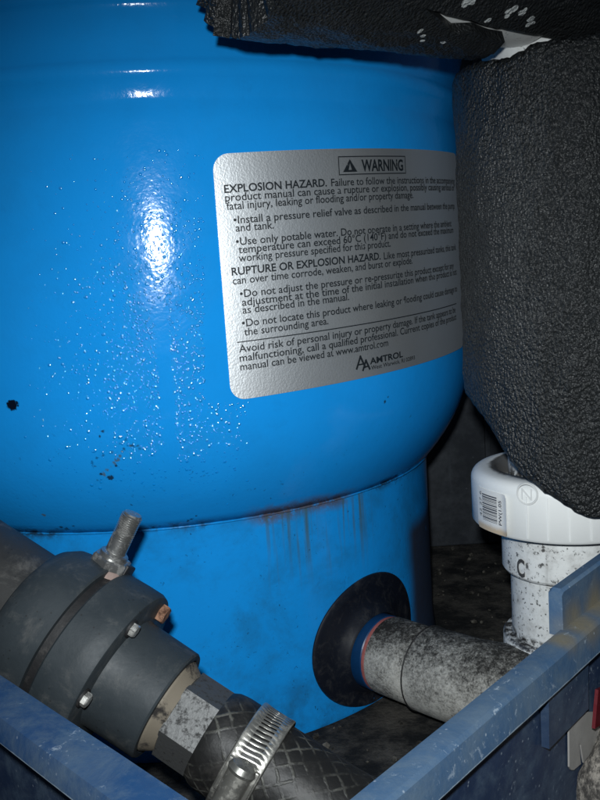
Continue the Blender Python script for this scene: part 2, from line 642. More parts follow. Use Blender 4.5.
# ------------------------------------------------------------------ added dark board: keeps the gap dark by hiding the crate's far walls
bp = thing('added_back_panel', 'added dark grey board behind the white riser, hiding the far crate walls', 'panel', (0.20, 0.61, -0.206))
bm = new_bm()
box(bm, Matrix.Translation((0.205, 0.612, 0.06)), 0.254, 0.010, 0.532, 0.001)
pm = mat_panel()
finish('board', bm, pm, bp, smooth=False)
for x in (0.131, 0.205):
    bm = new_bm()
    box(bm, Matrix.Translation((x, 0.6062, 0.06)), 0.004, 0.0025, 0.53, 0.0005)
    finish('batten', bm, pm, bp, smooth=False)

# ------------------------------------------------------------------ blue crate: square corner towards the camera
HR = -0.105
LP, LD = Vector((-0.0265, 0.1625)), Vector((-0.68374, 0.72973))
RP, RD = Vector((0.0037, 0.1592)), Vector((0.66351, 0.74816))
CORN = Vector((-0.00951, 0.14434))
LO, RO = Vector((-LD.y, LD.x)), Vector((RD.y, -RD.x))       # outward normals (towards the camera)
crate = thing('plastic_crate', 'scuffed blue plastic crate with a worn rim, holding the tank and pipes', 'crate', (CORN.x, CORN.y, -0.210))
tans = [(on_plane(x, y, (0, 0, HR), (0, 0, 1)), q) for x, y, q in ((562, 640, 0.006), (578, 624, 0.009), (597, 606, 0.010), (600, 640, 0.007))]
marks = [(at(127, 776, 0.176), 0.0010), (at(130, 774, 0.1765), 0.0008), (at(124, 778, 0.1755), 0.0007)]
CR = mat_crate('blue_crate_plastic', 1.0, tan=tans, marks=marks)
CRR = mat_crate('worn_crate_plastic', 1.15, (0.030, 0.068, 0.135), (0.045, 0.095, 0.17), tan=tans)
CRI = mat_crate('shaded_crate_wall', 0.8, (0.009, 0.018, 0.045), (0.015, 0.032, 0.075))  # crate plastic darkened; the shade below the lip is put into the colour
SIDE = 0.64


def w3(p, z):
    return Vector((p.x, p.y, z))


def sweep(bm, p0, p1, out, prof, e0=(0, 0), e1=(0, 0), n=24, wear=()):
    """prof: (offset outward, z); the ends are mitred by moving along the edge per unit of offset."""
    d = (p1 - p0).normalized()
    lay = bm.verts.layers.float.new('wear') if wear else None
    rows = []
    for k in range(n + 1):
        t = k / n
        row = []
        for o, z in prof:
            a, b = p0 + d * (e0[0] * o), p1 + d * (e1[0] * o)
            q = a + (b - a) * t + out * o
            wob = 0.0004 * noise.noise(Vector((q.x * 40, q.y * 40, z * 20)))
            row.append(bm.verts.new(w3(q + out * wob, z + wob * 0.6)))
            if lay and len(row) - 1 in wear:
                row[-1][lay] = 1.0
        rows.append(row)
    m_ = len(prof)
    for A, B in zip(rows, rows[1:]):
        for i in range(m_):
            j = (i + 1) % m_
            bm.faces.new((A[i], A[j], B[j], B[i]))
    bm.faces.new(rows[0])
    bm.faces.new(rows[-1][::-1])


# corner mitre: offsetting both edges outward by o moves the corner back along each edge
half = math.acos(max(-1, min(1, LD.dot(RD)))) / 2
mit = -1 / math.tan(half)


def rim_prof(w, front, ch):
    z = HR
    return [(0.0, z - 0.0012), (0.0008, z), (w * 0.5, z + 0.0004), (w, z - 0.0002), (w + ch, z - 0.0012), (w + ch + 0.0011, z - front + 0.0009), (w + ch + 0.0012, z - front), (w + ch + 0.0004, z - front - 0.0012),
            (w - 0.003, z - front - 0.001), (0.0035, z - 0.004), (0.0, z - 0.004)]


far_l, far_r = CORN + LD * SIDE, CORN + RD * SIDE
bm = new_bm()
sweep(bm, CORN, far_l, LO, rim_prof(0.0112, 0.0056, 0.0004), (mit, 0), (0, 0), wear=(6, 7))
finish('rim', bm, CR, crate, 30)
bm = new_bm()
sweep(bm, CORN, far_r, RO, rim_prof(0.0062, 0.0082, 0.0010), (mit, 0), (0, 0), wear=(6, 7))
finish('rim', bm, CRR, crate, 30)
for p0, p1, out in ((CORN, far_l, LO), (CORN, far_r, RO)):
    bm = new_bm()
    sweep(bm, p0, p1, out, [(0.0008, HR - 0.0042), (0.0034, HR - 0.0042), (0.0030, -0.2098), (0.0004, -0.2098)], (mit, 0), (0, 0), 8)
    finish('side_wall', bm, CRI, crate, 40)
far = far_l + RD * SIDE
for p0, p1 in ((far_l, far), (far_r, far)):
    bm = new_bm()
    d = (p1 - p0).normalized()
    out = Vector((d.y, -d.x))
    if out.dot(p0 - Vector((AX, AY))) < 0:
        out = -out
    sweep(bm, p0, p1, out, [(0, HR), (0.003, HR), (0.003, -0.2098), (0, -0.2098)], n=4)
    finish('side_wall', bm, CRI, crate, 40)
bm = new_bm()
vs = [w3(c, z) for z in (-0.2065, -0.2095) for c in (CORN, far_r, far, far_l)]
vs = [bm.verts.new(v) for v in vs]
bm.faces.new(vs[:4])
bm.faces.new(vs[4:][::-1])
for i in range(4):
    bm.faces.new((vs[i], vs[(i + 1) % 4], vs[4 + (i + 1) % 4], vs[4 + i]))
finish('crate_floor', bm, mat_dirt('dirty_crate_floor', (0.010, 0.011, 0.012), (0.075, 0.07, 0.062), 55), crate, smooth=False)


def rpos(s, o, z):
    return w3(RP + RD * s + RO * o, z)


def r_hit(px, py, o):
    return on_plane(px, py, rpos(0, o, 0), Vector((RO.x, RO.y, 0)))


def s_of(p):
    return (Vector((p.x, p.y)) - RP).dot(RD)


# raised block on the inner edge of the right rim
sb = s_of(r_hit(553.6, 615, -0.0012))
bm = new_bm()
poly = [(-0.0026, HR - 0.002), (0.0016, HR - 0.002), (0.0014, HR + 0.0108), (0.0006, HR + 0.0116), (-0.0018, HR + 0.0116), (-0.0026, HR + 0.011)]
rows = []
for s in (sb, sb + 0.0012, sb + 0.16):
    rows.append([bm.verts.new(rpos(s, o, z - (0.0008 if s == sb and z > HR + 0.01 else 0))) for o, z in poly])
for A, B in zip(rows, rows[1:]):
    for i in range(len(poly)):
        bm.faces.new((A[i], A[(i + 1) % 6], B[(i + 1) % 6], B[i]))
bm.faces.new(rows[0])
bm.faces.new(rows[-1][::-1])
finish('raised_edge', bm, CRR, crate, 30)
# bracket under the rim
sa, se = s_of(r_hit(556, 700, 0.008)), s_of(r_hit(596, 700, 0.008))
bm = new_bm()
zb = r_hit(580, 728, 0.008).z
pts = [(0.0036, HR - 0.0096), (0.0060, HR - 0.0096), (0.0058, zb), (0.0036, zb)]
rows = [[bm.verts.new(rpos(s, o, z)) for o, z in pts] for s in (sa, se)]
for i in range(4):
    bm.faces.new((rows[0][i], rows[0][(i + 1) % 4], rows[1][(i + 1) % 4], rows[1][i]))
bm.faces.new(rows[0])
bm.faces.new(rows[1][::-1])
finish('handle_bracket', bm, mat_crate('dull_crate_plastic', 0.6, (0.012, 0.024, 0.055), (0.020, 0.038, 0.075)), crate, 30)
# white sticker on the outside of the wall
bm = new_bm()
op = 0.0042
outl = [(569, 712), (569.5, 767), (571.5, 770), (574, 770), (581, 764), (580, 752), (579, 744), (581, 745), (583, 758), (584, 763), (590, 757), (604, 738), (607, 712)]
vs = [bm.verts.new(r_hit(x, y, op)) for x, y in outl]
f = bm.faces.new(vs)
e = bmesh.ops.extrude_face_region(bm, geom=[f])
bmesh.ops.translate(bm, verts=[v for v in e['geom'] if isinstance(v, bmesh.types.BMVert)], vec=Vector((-RO.x, -RO.y, 0)) * 0.0005)
finish('sticker', bm, mat_plain('white_sticker', (0.27, 0.26, 0.245), 0.6), crate, smooth=False)

# red tag stuck beside the bracket
bm = new_bm()
outl = [(595, 729), (597, 705), (598.5, 690), (612, 684), (612, 717)]
vs = [bm.verts.new(r_hit(x, y, 0.0072)) for x, y in outl]
f = bm.faces.new(vs)
e = bmesh.ops.extrude_face_region(bm, geom=[f])
bmesh.ops.translate(bm, verts=[v for v in e['geom'] if isinstance(v, bmesh.types.BMVert)], vec=Vector((-RO.x, -RO.y, 0)) * 0.001)
finish('red_tag', bm, mat_plain('red_plastic', (0.09, 0.005, 0.010), 0.45), crate, smooth=False)

# speckled stone beside the crate
bm = new_bm()
bmesh.ops.create_icosphere(bm, subdivisions=5, radius=1)
c = at(646, 835, 0.232)
for v in bm.verts:
    q = v.co.copy()
    k = 1 + 0.16 * noise.noise(q * 1.6) + 0.05 * noise.noise(q * 5) + 0.02 * noise.noise(q * 14)
    v.co = Vector((q.x * 0.020 * k, q.y * 0.018 * k, q.z * 0.043 * k)) + Vector((c.x, c.y, -0.171))
m = NT('speckled_stone')
m.set(color=m.mix(m.ramp(m.noise(330, 6, 0.75), 0.4, 0.62), (0.06, 0.055, 0.05), (0.34, 0.31, 0.27)), rough=0.9)
m.bump(m.noise(300, 6, 0.7), 0.8, 0.0015)
tag(finish('stone', bm, m.mat, sharp=80), 'grey speckled stone standing outside the crate at the lower right', 'stone')

# ------------------------------------------------------------------ the blue tank
tank = thing('pressure_tank', 'big glossy blue steel pressure tank with a silver warning label and dew drops', 'tank', (AX, AY, ZF))
TM = Matrix.Translation((AX, AY, 0))
prof = []
zt = -0.043
for k in range(15):
    t = k / 14
    prof.append((R - (R - RS - 0.0016) * (1 - t) ** 2.3, ZL + (zt - ZL) * t))
prof += [(R, -0.01), (R, 0.03), (R, 0.055), (R - 0.0002, ZG - 0.0030), (R - 0.0010, ZG - 0.0008), (R - 0.0009, ZG + 0.0010)]
for zc, hh, rr in ((0.0735, 0.0045, 0.0018),):
    for k in range(-3, 4):
        t = k / 3
        prof.append((R + rr * math.cos(t * PI / 2) * 0.9, zc + hh * t))
prof += [(R + 0.0003, 0.084), (R + 0.0003, 0.0925)]
for zc, hh, rr in ((0.0985, 0.0030, 0.0014),):
    for k in range(-3, 4):
        t = k / 3
        prof.append((R + rr * math.cos(t * PI / 2), zc + hh * t))
for k in range(1, 15):
    t = k / 14 * PI / 2
    prof.append((R * math.cos(t) if k < 14 else 0, 0.122 + 0.085 * math.sin(t)))
bm = new_bm()
lathe(bm, prof, TM, 256)
# closed underside
lathe(bm, [(0, ZL - 0.0), (RS - 0.004, ZL - 0.0), (RS + 0.0016, ZL)], TM, 256)
finish('shell', bm, MB, tank, 60)
bm = new_bm()
lathe(bm, [(RS - 0.002, ZL - 0.0002), (RS, ZL - 0.0008), (RS, -0.15), (RS, -0.195), (RS + 0.0012, -0.2045), (RS + 0.0008, ZF + 0.0003), (RS - 0.003, ZF + 0.0003), (RS - 0.003, ZL - 0.0002)], TM, 256, closed=True)
finish('skirt', bm, MB, tank, 40)
# narrow weld bead under the lip
bm = new_bm()
rows = []
NB = 720
for i in range(NB):
    ph = 2 * PI * i / NB
    k = 1 + 0.35 * noise.noise(Vector((math.cos(ph) * 30, math.sin(ph) * 30, 0.2)))
    rows.append([bm.verts.new(tank_pt(ph, ZL - 0.0007 + 0.0005 * k * math.sin(a), RS + 0.0011 + 0.0005 * k * math.cos(a))) for a in [2 * PI * j / 8 for j in range(8)]])
for i in range(NB):
    A, B = rows[i], rows[(i + 1) % NB]
    for j in range(8):
        bm.faces.new((A[j], A[(j + 1) % 8], B[(j + 1) % 8], B[j]))
finish('seam_bead', bm, MB, tank, 60)


# warning label
def lab_pt(a, b, lift):
    phi = PL_ + (PR_ - PL_) * a
    return tank_pt(phi, ZT - (ZT - ZB) * b + TILT * (a - 0.5), R + lift)


LW, LH = R * (PR_ - PL_), ZT - ZB
bm = new_bm()
cols = []
rc = 0.006
xs = sorted({i / 70 for i in range(71)} | {rc / LW * (1 - math.cos(t * PI / 16)) for t in range(9)} | {1 - rc / LW * (1 - math.cos(t * PI / 16)) for t in range(9)})
for a in xs:
    x = a * LW
    e = min(x, LW - x)
    ins = rc - math.sqrt(max(rc * rc - (rc - e) ** 2, 0)) if e < rc else 0
    col = []
    for k in range(13):
        b = ins / LH + (1 - 2 * ins / LH) * k / 12
        col.append((bm.verts.new(lab_pt(a, b, 0.00045)), bm.verts.new(lab_pt(a, b, 0.00005))))
    cols.append(col)
for A, B in zip(cols, cols[1:]):
    for k in range(12):
        bm.faces.new((A[k][0], A[k + 1][0], B[k + 1][0], B[k][0]))
    for k in (0, 12):
        bm.faces.new((A[k][0], A[k][1], B[k][1], B[k][0]))
for col in (cols[0], cols[-1]):
    for k in range(12):
        bm.faces.new((col[k][0], col[k][1], col[k + 1][1], col[k + 1][0]))
label = finish('warning_label', bm, FOIL, tank, 60)
label['label'] = 'silver foil warning label printed in black'


def text_mesh(txt, bold=0.0, shear=0.0):
    cu = bpy.data.curves.new('text', 'FONT')
    cu.body = txt
    cu.offset = bold
    cu.shear = shear
    cu.resolution_u = 3
    o = bpy.data.objects.new('text', cu)
    COL.objects.link(o)
    dg = bpy.context.evaluated_depsgraph_get()
    me = bpy.data.meshes.new_from_object(o.evaluated_get(dg))
    bpy.data.objects.remove(o)
    bpy.data.curves.remove(cu)
    return me


_cap = text_mesh('E')
CAPH = max(v.co.y for v in _cap.vertices)


def put_text(name, parts, parent, mapf, cap, mat):
    """parts: (text, x0, x1, y, bold). mapf(x, y) gives the 3D point; cap is the height of capitals in y units."""
    bm = new_bm()
    for txt, x0, x1, y, bold in parts:
        me = text_mesh(txt, bold)
        lo, hi = min(v.co.x for v in me.vertices), max(v.co.x for v in me.vertices)
        sx = (x1 - x0) / (hi - lo)
        sy = cap / CAPH
        vs = [bm.verts.new(mapf(x0 + (v.co.x - lo) * sx, y + v.co.y * sy)) for v in me.vertices]
        for pl in me.polygons:
            try:
                bm.faces.new([vs[i] for i in pl.vertices])
            except ValueError:
                pass
        bpy.data.meshes.remove(me)
    o = finish(name, bm, mat, parent, smooth=False, merge=0)
    return o


def lab_map(a, bup):
    return lab_pt(a, -bup, 0.00065)


LINES = [
    [('EXPLOSION HAZARD.', .023, .308, .154, .022), ('Failure to follow the instructions in the accompanying', .322, .951, .155, 0)],
    [('product manual can cause a rupture or explosion, possibly causing serious or', .024, .945, .188, 0)],
    [('fatal injury, leaking or flooding and/or property damage.', .026, .642, .222, 0)],
    [('\u2022Install a pressure relief valve as described in the manual between the pump', .041, .939, .279, 0)],
    [('and tank.', .045, .146, .311, 0)],
    [('\u2022Use only potable water. Do not operate in a setting where the ambient', .043, .897, .366, 0)],
    [('temperature can exceed 60\u00b0C (140\u00b0F) and do not exceed the maximum', .048, .915, .399, 0)],
    [('working pressure specified for this product.', .047, .526, .433, 0)],
    [('RUPTURE OR EXPLOSION HAZARD.', .026, .482, .485, .022), ('Like most pressurized tanks, this tank', .495, .938, .487, 0)],
    [('can over time corrode, weaken, and burst or explode.', .027, .623, .522, 0)],
    [('\u2022Do not adjust the pressure or re-pressurize this product except for any', .043, .905, .578, 0)],
    [('adjustment at the time of the initial installation when the product is not', .047, .935, .613, 0)],
    [('as described in the manual.', .047, .359, .645, 0)],
    [('\u2022Do not locate this product where leaking or flooding could cause damage to', .043, .932, .699, 0)],
    [('the surrounding area.', .047, .287, .736, 0)],
    [('Avoid risk of personal injury or property damage. If the tank appears to be', .030, .905, .803, 0)],
    [('malfunctioning, call a qualified professional. Current copies of the product', .030, .912, .841, 0)],
    [('manual can be viewed at www.amtrol.com', .030, .495, .878, 0)],
    [('WARNING', .428, .598, .0965, .03)],
    [('AMTROL', .420, .556, .945, .03)],
    [('West Warwick, RI 02893', .424, .613, .971, 0)],
]
for i, L in enumerate(LINES):
    cap = {18: .047, 19: .027, 20: .018}.get(i, .0308)
    put_text('printed_line', [(t, a, b, -y, bo) for t, a, b, y, bo in [(t, a, b, y, bo or .010) for t, a, b, y, bo in L]], label, lab_map, cap, INK)


def lab_strip(bm, pts, w, n=1):
    """thin flat line through label points (a, b); w in metres"""
    for (a0, b0), (a1, b1) in zip(pts, pts[1:]):
        dx, dy = (a1 - a0) * LW, (b1 - b0) * LH
        l = math.hypot(dx, dy)
        nx, ny = -dy / l * w / 2 / LW, dx / l * w / 2 / LH
        ex, ey = dx / l * w / 2 / LW, dy / l * w / 2 / LH
        k = max(1, int(l / 0.003))
        row = []
        for i in range(k + 1):
            t = i / k
            a, b = a0 - ex + (a1 - a0 + 2 * ex) * t, b0 - ey + (b1 - b0 + 2 * ey) * t
            row.append((bm.verts.new(lab_pt(a + nx, b + ny * LH / LW * LW / LH, 0.00064)), bm.verts.new(lab_pt(a - nx, b - ny, 0.00064))))
        for A, B in zip(row, row[1:]):
            bm.faces.new((A[0], A[1], B[1], B[0]))


bm = new_bm()
lab_strip(bm, [(.350, .034), (.609, .034)], .0004)
lab_strip(bm, [(.350, .109), (.609, .109)], .0004)
lab_strip(bm, [(.350, .039), (.350, .104)], .0004)
lab_strip(bm, [(.609, .039), (.609, .104)], .0004)
finish('warning_frame', bm, INK, label, smooth=False, merge=0)
bm = new_bm()
lab_strip(bm, [(.028, .760), (.917, .760)], .0004)
finish('divider', bm, INK, label, smooth=False, merge=0)
# warning triangle with an exclamation mark left open
bm = new_bm()
tri = [(.363, .0985), (.3875, .0445), (.412, .0985)]
inn = [(.382, .090), (.3875, .061), (.393, .090)]
tv = [bm.verts.new(lab_pt(a, b, 0.00064)) for a, b in tri]
iv = [bm.verts.new(lab_pt(a, b, 0.00064)) for a, b in inn]
for i in range(3):
    j = (i + 1) % 3
    bm.faces.new((tv[i], tv[j], iv[j], iv[i]))
finish('warning_triangle', bm, INK, label, smooth=False, merge=0)
# maker's emblem: two overlapping A shapes
bm = new_bm()
for da, db, s in ((0, 0, 1), (.022, .012, .8)):
    x0, y0 = .372 + da, .952 + db
    w, h = .030 * s, .050 * s
    lab_strip(bm, [(x0, y0), (x0 + w / 2, y0 - h)], .0009)
    lab_strip(bm, [(x0 + w / 2, y0 - h), (x0 + w, y0)], .0009)
    lab_strip(bm, [(x0 + w * .22, y0 - h * .3), (x0 + w * .78, y0 - h * .3)], .0006)
finish('emblem', bm, INK, label, smooth=False, merge=0)

# dew drops on the shell: far too many to count
bm = new_bm()
count = 0
while count < 3000:
    px, py = random.gauss(172, 52), random.gauss(335, 92)
    if not (25 < px < 250 and 150 < py < 505):
        continue
    if 205 < px and py < 402:
        continue
    if py > 305 and abs(px - (160 + (py - 300) * 0.07)) < 6:      # a drop has run down here
        continue
    p = tank_hit(px, py)
    n = Vector((p.x - AX, p.y - AY, 0)).normalized()
    sl_ = (shell_r(p.z + 0.0005) - shell_r(p.z - 0.0005)) / 0.001
    n = (n + Vector((0, 0, -sl_))).normalized()
    r = random.choice((0.00013, 0.00015, 0.00018, 0.0002, 0.00024, 0.00028, 0.00034, 0.00042, 0.0006)) * random.uniform(0.8, 1.2)
    m_ = frame(p - n * r * 0.02, n)
    lathe(bm, [(r, 0), (r * 0.80, r * 0.13), (r * 0.42, r * 0.29), (0, r * 0.35)], m_, 10)
    count += 1
m = NT('dew')
m.set(color=(0.003, 0.25, 0.72), rough=0.10, ior=2.6)
dew = finish('dew_drops', bm, m.mat, tank, 80, merge=0)
dew['kind'] = 'stuff'

# rubber collar where the outlet leaves the skirt
PH0, PZ = 0.768, -0.1795
PO = tank_pt(PH0, PZ, RS)
PN = Vector((math.sin(PH0), -math.cos(PH0), 0))
bm = new_bm()
NR, NA = 9, 64
prof2 = [(0.0352, 0.0002), (0.0350, 0.0008), (0.0340, 0.0014), (0.030, 0.0011), (0.025, 0.0011), (0.0215, 0.0022), (0.0190, 0.0046), (0.0180, 0.0052), (0.0172, 0.0002)]
rows = []
for (r, lift) in prof2:
    row = []
    for i in range(NA):
        a = 2 * PI * i / NA
        w_ = (r - 0.0172) / 0.018
        zz = PZ + 0.0048 * w_ + r * (1.0 - 0.11 * w_) * math.sin(a)
        row.append(bm.verts.new(tank_pt(PH0 + r * math.cos(a) / RS, zz, RS + lift)))
    rows.append(row)
for A, B in zip(rows, rows[1:]):
    for i in range(NA):
        bm.faces.new((A[i], A[(i + 1) % NA], B[(i + 1) % NA], B[i]))
m = NT('dark_grommet')
du = m.ramp(m.noise(150, 8, 0.78, dist=0.5), 0.48, 0.70)
m.set(color=m.mix(m.mul(du, 0.45), (0.004, 0.006, 0.012), (0.05, 0.05, 0.05)), rough=0.42, spec=0.5)
finish('grommet', bm, m.mat, tank, 40)

# ------------------------------------------------------------------ outlet pipe
GR = mat_grimy()
outp = thing('outlet_pipe', 'grimy white plastic outlet pipe leaving the foot of the blue tank through a dark collar', 'pipe', PO)
OM = frame(PO, PN)
bm = new_bm()
lathe(bm, [(0.0, 0.001), (0.0176, 0.001), (0.0176, 0.0085), (0.0168, 0.0095), (0, 0.0095)], OM, 48)
finish('blue_collar', bm, mat_plain('blue_collar_paint', (0.003, 0.035, 0.11), 0.4), outp)
bm = new_bm()
lathe(bm, [(0.0, 0.0088), (0.0172, 0.0088), (0.0174, 0.0100), (0.0172, 0.0112), (0, 0.0112)], OM, 48)
finish('red_seal', bm, mat_plain('pink_sealant', (0.33, 0.10, 0.09), 0.6, var=0.5, sc=400), outp)
bm = new_bm()
lathe(bm, [(0, 0.0105), (0.0172, 0.0105), (0.0178, 0.012), (0.0178, 0.0330), (0.0170, 0.0340), (0, 0.0340)], OM, 64)
finish('coupling', bm, GR, outp, 50)
bm = new_bm()
lathe(bm, [(0, 0.0325), (0.0183, 0.0325), (0.0192, 0.0333), (0.0183, 0.0343), (0, 0.0343)], OM, 64)
finish('joint_ring', bm, BLK, outp, 50)
bm = new_bm()
p0 = PO + PN * 0.0335
pts = [p0, p0 + PN * 0.012]
d = PN.copy()
q = pts[-1]
tgt = (PN + Vector((0.25, 0.22, 0))).normalized()
for k in range(1, 9):
    d = (PN * (1 - k / 8) + tgt * (k / 8)).normalized()
    q = q + d * 0.0034
    pts.append(q.copy())
pts.append(q + tgt * 0.014)
tube(bm, pts, [0.0188] * len(pts), 48)
finish('elbow', bm, GR, outp, 50)

# ------------------------------------------------------------------ white riser with union cap
WX, WY = 0.1065, 0.350
WM = Matrix.Translation((WX, WY, 0))
zc0 = at(565, 547, WY - 0.0375).z       # bottom of the cap
zc1 = zc0 + 0.0225
zb0 = at(552, 590, WY - 0.0257).z
zl0 = at(525, 661, WY - 0.0262).z
riser = thing('riser_pipe', 'white plastic riser pipe with a bulky union cap and barcode sticker, below the black foam', 'pipe', (WX, WY, -0.2065))
PVC = mat_pvc('clean_white_plastic', 0.0, hole=True)
PVCD = mat_pvc('speckled_white_plastic', 0.85, seed=0.3, soot=((zl0 + 0.001, 0.0026), (zb0, 0.0010)))
PVCD2 = mat_pvc('dirty_white_plastic', 1.05, seed=1.7, soot=((zl0, 0.0016),))
bm = new_bm()
rcap = 0.0375
cp = [(0.0240, zc0 + 0.0002), (rcap - 0.001, zc0), (rcap, zc0 + 0.0012)]
cp += [(rcap, zc1 - 0.0045)]
for k in range(1, 7):
    t = k / 6 * PI / 2
    cp.append((rcap - 0.0045 + 0.0045 * math.cos(t), zc1 - 0.0045 + 0.0045 * math.sin(t)))
cp += [(0.0282, zc1 + 0.0004), (0.0272, zc1 - 0.0005), (0.0268, zc1 - 0.008), (0.0240, zc1 - 0.009)]
lathe(bm, cp, WM, 96, closed=True)
capo = finish('union_cap', bm, PVC, riser, 50)
# faint flat ribs on the cap
for a in range(0, 360, 12):
    bm = new_bm()
    mm = WM @ Matrix.Rotation(math.radians(a + 4), 4, 'Z')
    box(bm, mm @ Matrix.Translation((rcap + 0.0001, 0, (zc0 + zc1) / 2 - 0.0015)), 0.0005, 0.0004, 0.0165)
    if -140 < a - 360 < -20:
        finish('rib', bm, PVC, capo, smooth=False)
    else:
        bm.free()
bm = new_bm()
lathe(bm, [(0, zb0 + 0.001), (0.0225, zb0), (0.0250, zb0), (0.0257, zb0 + 0.0012), (0.0257, zc0 + 0.003), (0, zc0 + 0.003)], WM, 12 * 8)
bush = finish('bushing', bm, PVCD, riser, 30)
bm = new_bm()
lathe(bm, [(0, zl0 - 0.004), (0.0224, zl0 - 0.004), (0.0224, zb0 + 0.002), (0, zb0 + 0.002)], WM, 64)
finish('lower_pipe', bm, PVCD, riser, 50)
bm = new_bm()
lathe(bm, [(0, -0.2060), (0.0262, -0.2060), (0.0262, zl0 - 0.001), (0.0254, zl0), (0.0226, zl0), (0, zl0 - 0.001)], WM, 64)
finish('lower_coupling', bm, PVCD2, riser, 50)
bm = new_bm()
lathe(bm, [(0, zc1 - 0.012), (0.0222, zc1 - 0.012), (0.0222, 0.110), (0, 0.110)], WM, 64)
finish('upper_pipe', bm, mat_pvc('grimy_white_plastic', 1.0, seed=2.2, soot=((zc1 - 0.004, 0.009),)), riser, 50)


def wcyl(r, lift=0.0):
    def f(x, y):        # x: metres along the girth from the angle facing the camera, y: world z
        a = -PI / 2 + x / r
        return Vector((WX + (r + lift) * math.cos(a), WY + (r + lift) * math.sin(a), y))
    return f


def w_at(px, py, r):
    a, z = on_cyl(px, py, WM, r)
    return (a + PI / 2) * r, z


# barcode sticker, its right edge curling away
ua, za = w_at(478, 485, rcap)
ub, zb_ = w_at(509, 528, rcap)
bm = new_bm()
cm = wcyl(rcap)
us = [ua + (ub - ua) * i / 20 for i in range(21)]
grid = []
ztop, zbot = za - 0.0003, zc0 + 0.0008
for i, u in enumerate(us):
    row = []
    curl = max(0, (i - 16) / 4) ** 2 * 0.0012
    notch = 0.0012 if i in (0, 20) else 0.0
    for j in range(9):
        z = zbot + notch + (ztop - zbot - 2 * notch) * j / 8
        row.append((bm.verts.new(wcyl(rcap, 0.00035 + curl)(u, z)), bm.verts.new(wcyl(rcap, 0.0001 + curl)(u, z))))
    grid.append(row)
for A, B in zip(grid, grid[1:]):
    for j in range(8):
        bm.faces.new((A[j][0], B[j][0], B[j + 1][0], A[j + 1][0]))
        bm.faces.new((A[j][1], B[j][1], B[j + 1][1], A[j + 1][1]))
    for j in (0, 8):
        bm.faces.new((A[j][0], B[j][0], B[j][1], A[j][1]))
for row in (grid[0], grid[-1]):
    for j in range(8):
        bm.faces.new((row[j][0], row[j + 1][0], row[j + 1][1], row[j][1]))
m = NT('yellowed_sticker')
X, Y, Z = m.xyz()
m.set(color=m.mix(m.mul(m.ramp(m.math('ADD', Z, m.mul(m.noise(200, 3), 0.003)), zbot + 0.0025, zbot + 0.005, 1, 0), 0.8), (0.72, 0.72, 0.70), (0.50, 0.36, 0.20)), rough=0.5)
stk = finish('barcode_sticker', bm, m.mat, riser, 50)
GINK = mat_plain('grey_ink', (0.05, 0.055, 0.07), 0.6)
bm = new_bm()
z = zbot + 0.0042
rnd = random.Random(3)
u0, u1 = ua + (ub - ua) * 0.24, ua + (ub - ua) * 0.72
while z < ztop - 0.0022:
    h = rnd.choice((0.00018, 0.00018, 0.00034, 0.0005))
    f = wcyl(rcap, 0.0006)
    vs = [[bm.verts.new(f(u0 + (u1 - u0) * k / 6, zz)) for k in range(7)] for zz in (z, z + h)]
    for k in range(6):
        bm.faces.new((vs[0][k], vs[0][k + 1], vs[1][k + 1], vs[1][k]))
    z += h + rnd.choice((0.00018, 0.00025, 0.0004))
finish('barcode', bm, GINK, stk, smooth=False, merge=0)


def vert_map(u, zstart):
    f = wcyl(rcap, 0.0006)
    return lambda x, y: f(u - y, zstart + x)


put_text('printed_digits', [('42 27 6', 0, 0.0105, 0, 0)], stk, vert_map(ua + (ub - ua) * 0.21, zbot + 0.005), 0.0017, GINK)
put_text('printed_letters', [('PW(1.05', 0, 0.010, 0, 0.02)], stk, vert_map(ua + (ub - ua) * 0.84, zbot + 0.004), 0.0014, GINK)
# round mark moulded on the cap
uc, zc = w_at(527, 494, rcap)
bm = new_bm()
f0, f1 = wcyl(rcap, 0.0), wcyl(rcap, 0.0004)
n = 40
ro, ri = 0.0042, 0.0038
rings = []
for r_, ff in ((ro + .0002, f0), (ro, f1), (ri, f1), (ri - .0002, f0)):
    rings.append([bm.verts.new(ff(uc + r_ * math.cos(2 * PI * i / n), zc + r_ * math.sin(2 * PI * i / n))) for i in range(n)])
for A, B in zip(rings, rings[1:]):
    for i in range(n):
        bm.faces.new((A[i], A[(i + 1) % n], B[(i + 1) % n], B[i]))
SHD = mat_plain('moulded_mark', (0.62, 0.63, 0.62), 0.45, var=0.1)
finish('moulded_ring', bm, SHD, capo, 60)
put_text('moulded_letter', [('N', uc - 0.0021, uc + 0.0021, zc - 0.0022, 0)], capo, wcyl(rcap, 0.0004), 0.0044, SHD)
# letter C on the bushing
uc, zc = w_at(521, 576, 0.0257)
put_text('painted_letter', [('C', uc - 0.0019, uc + 0.0023, zc, 0.03)], bush, wcyl(0.0257, 0.0003), 0.0070, mat_plain('smudged_black', (0.05, 0.05, 0.05), 0.7, var=0.7, sc=500))

# ------------------------------------------------------------------ vertical foam sleeve
FX, FY, FR = 0.1120, 0.3455, 0.0450
FM = Matrix.Translation((FX, FY, 0))


def f_at(px, py):
    a, z = on_cyl(px, py, FM, FR)
    return (a + PI / 2, z)


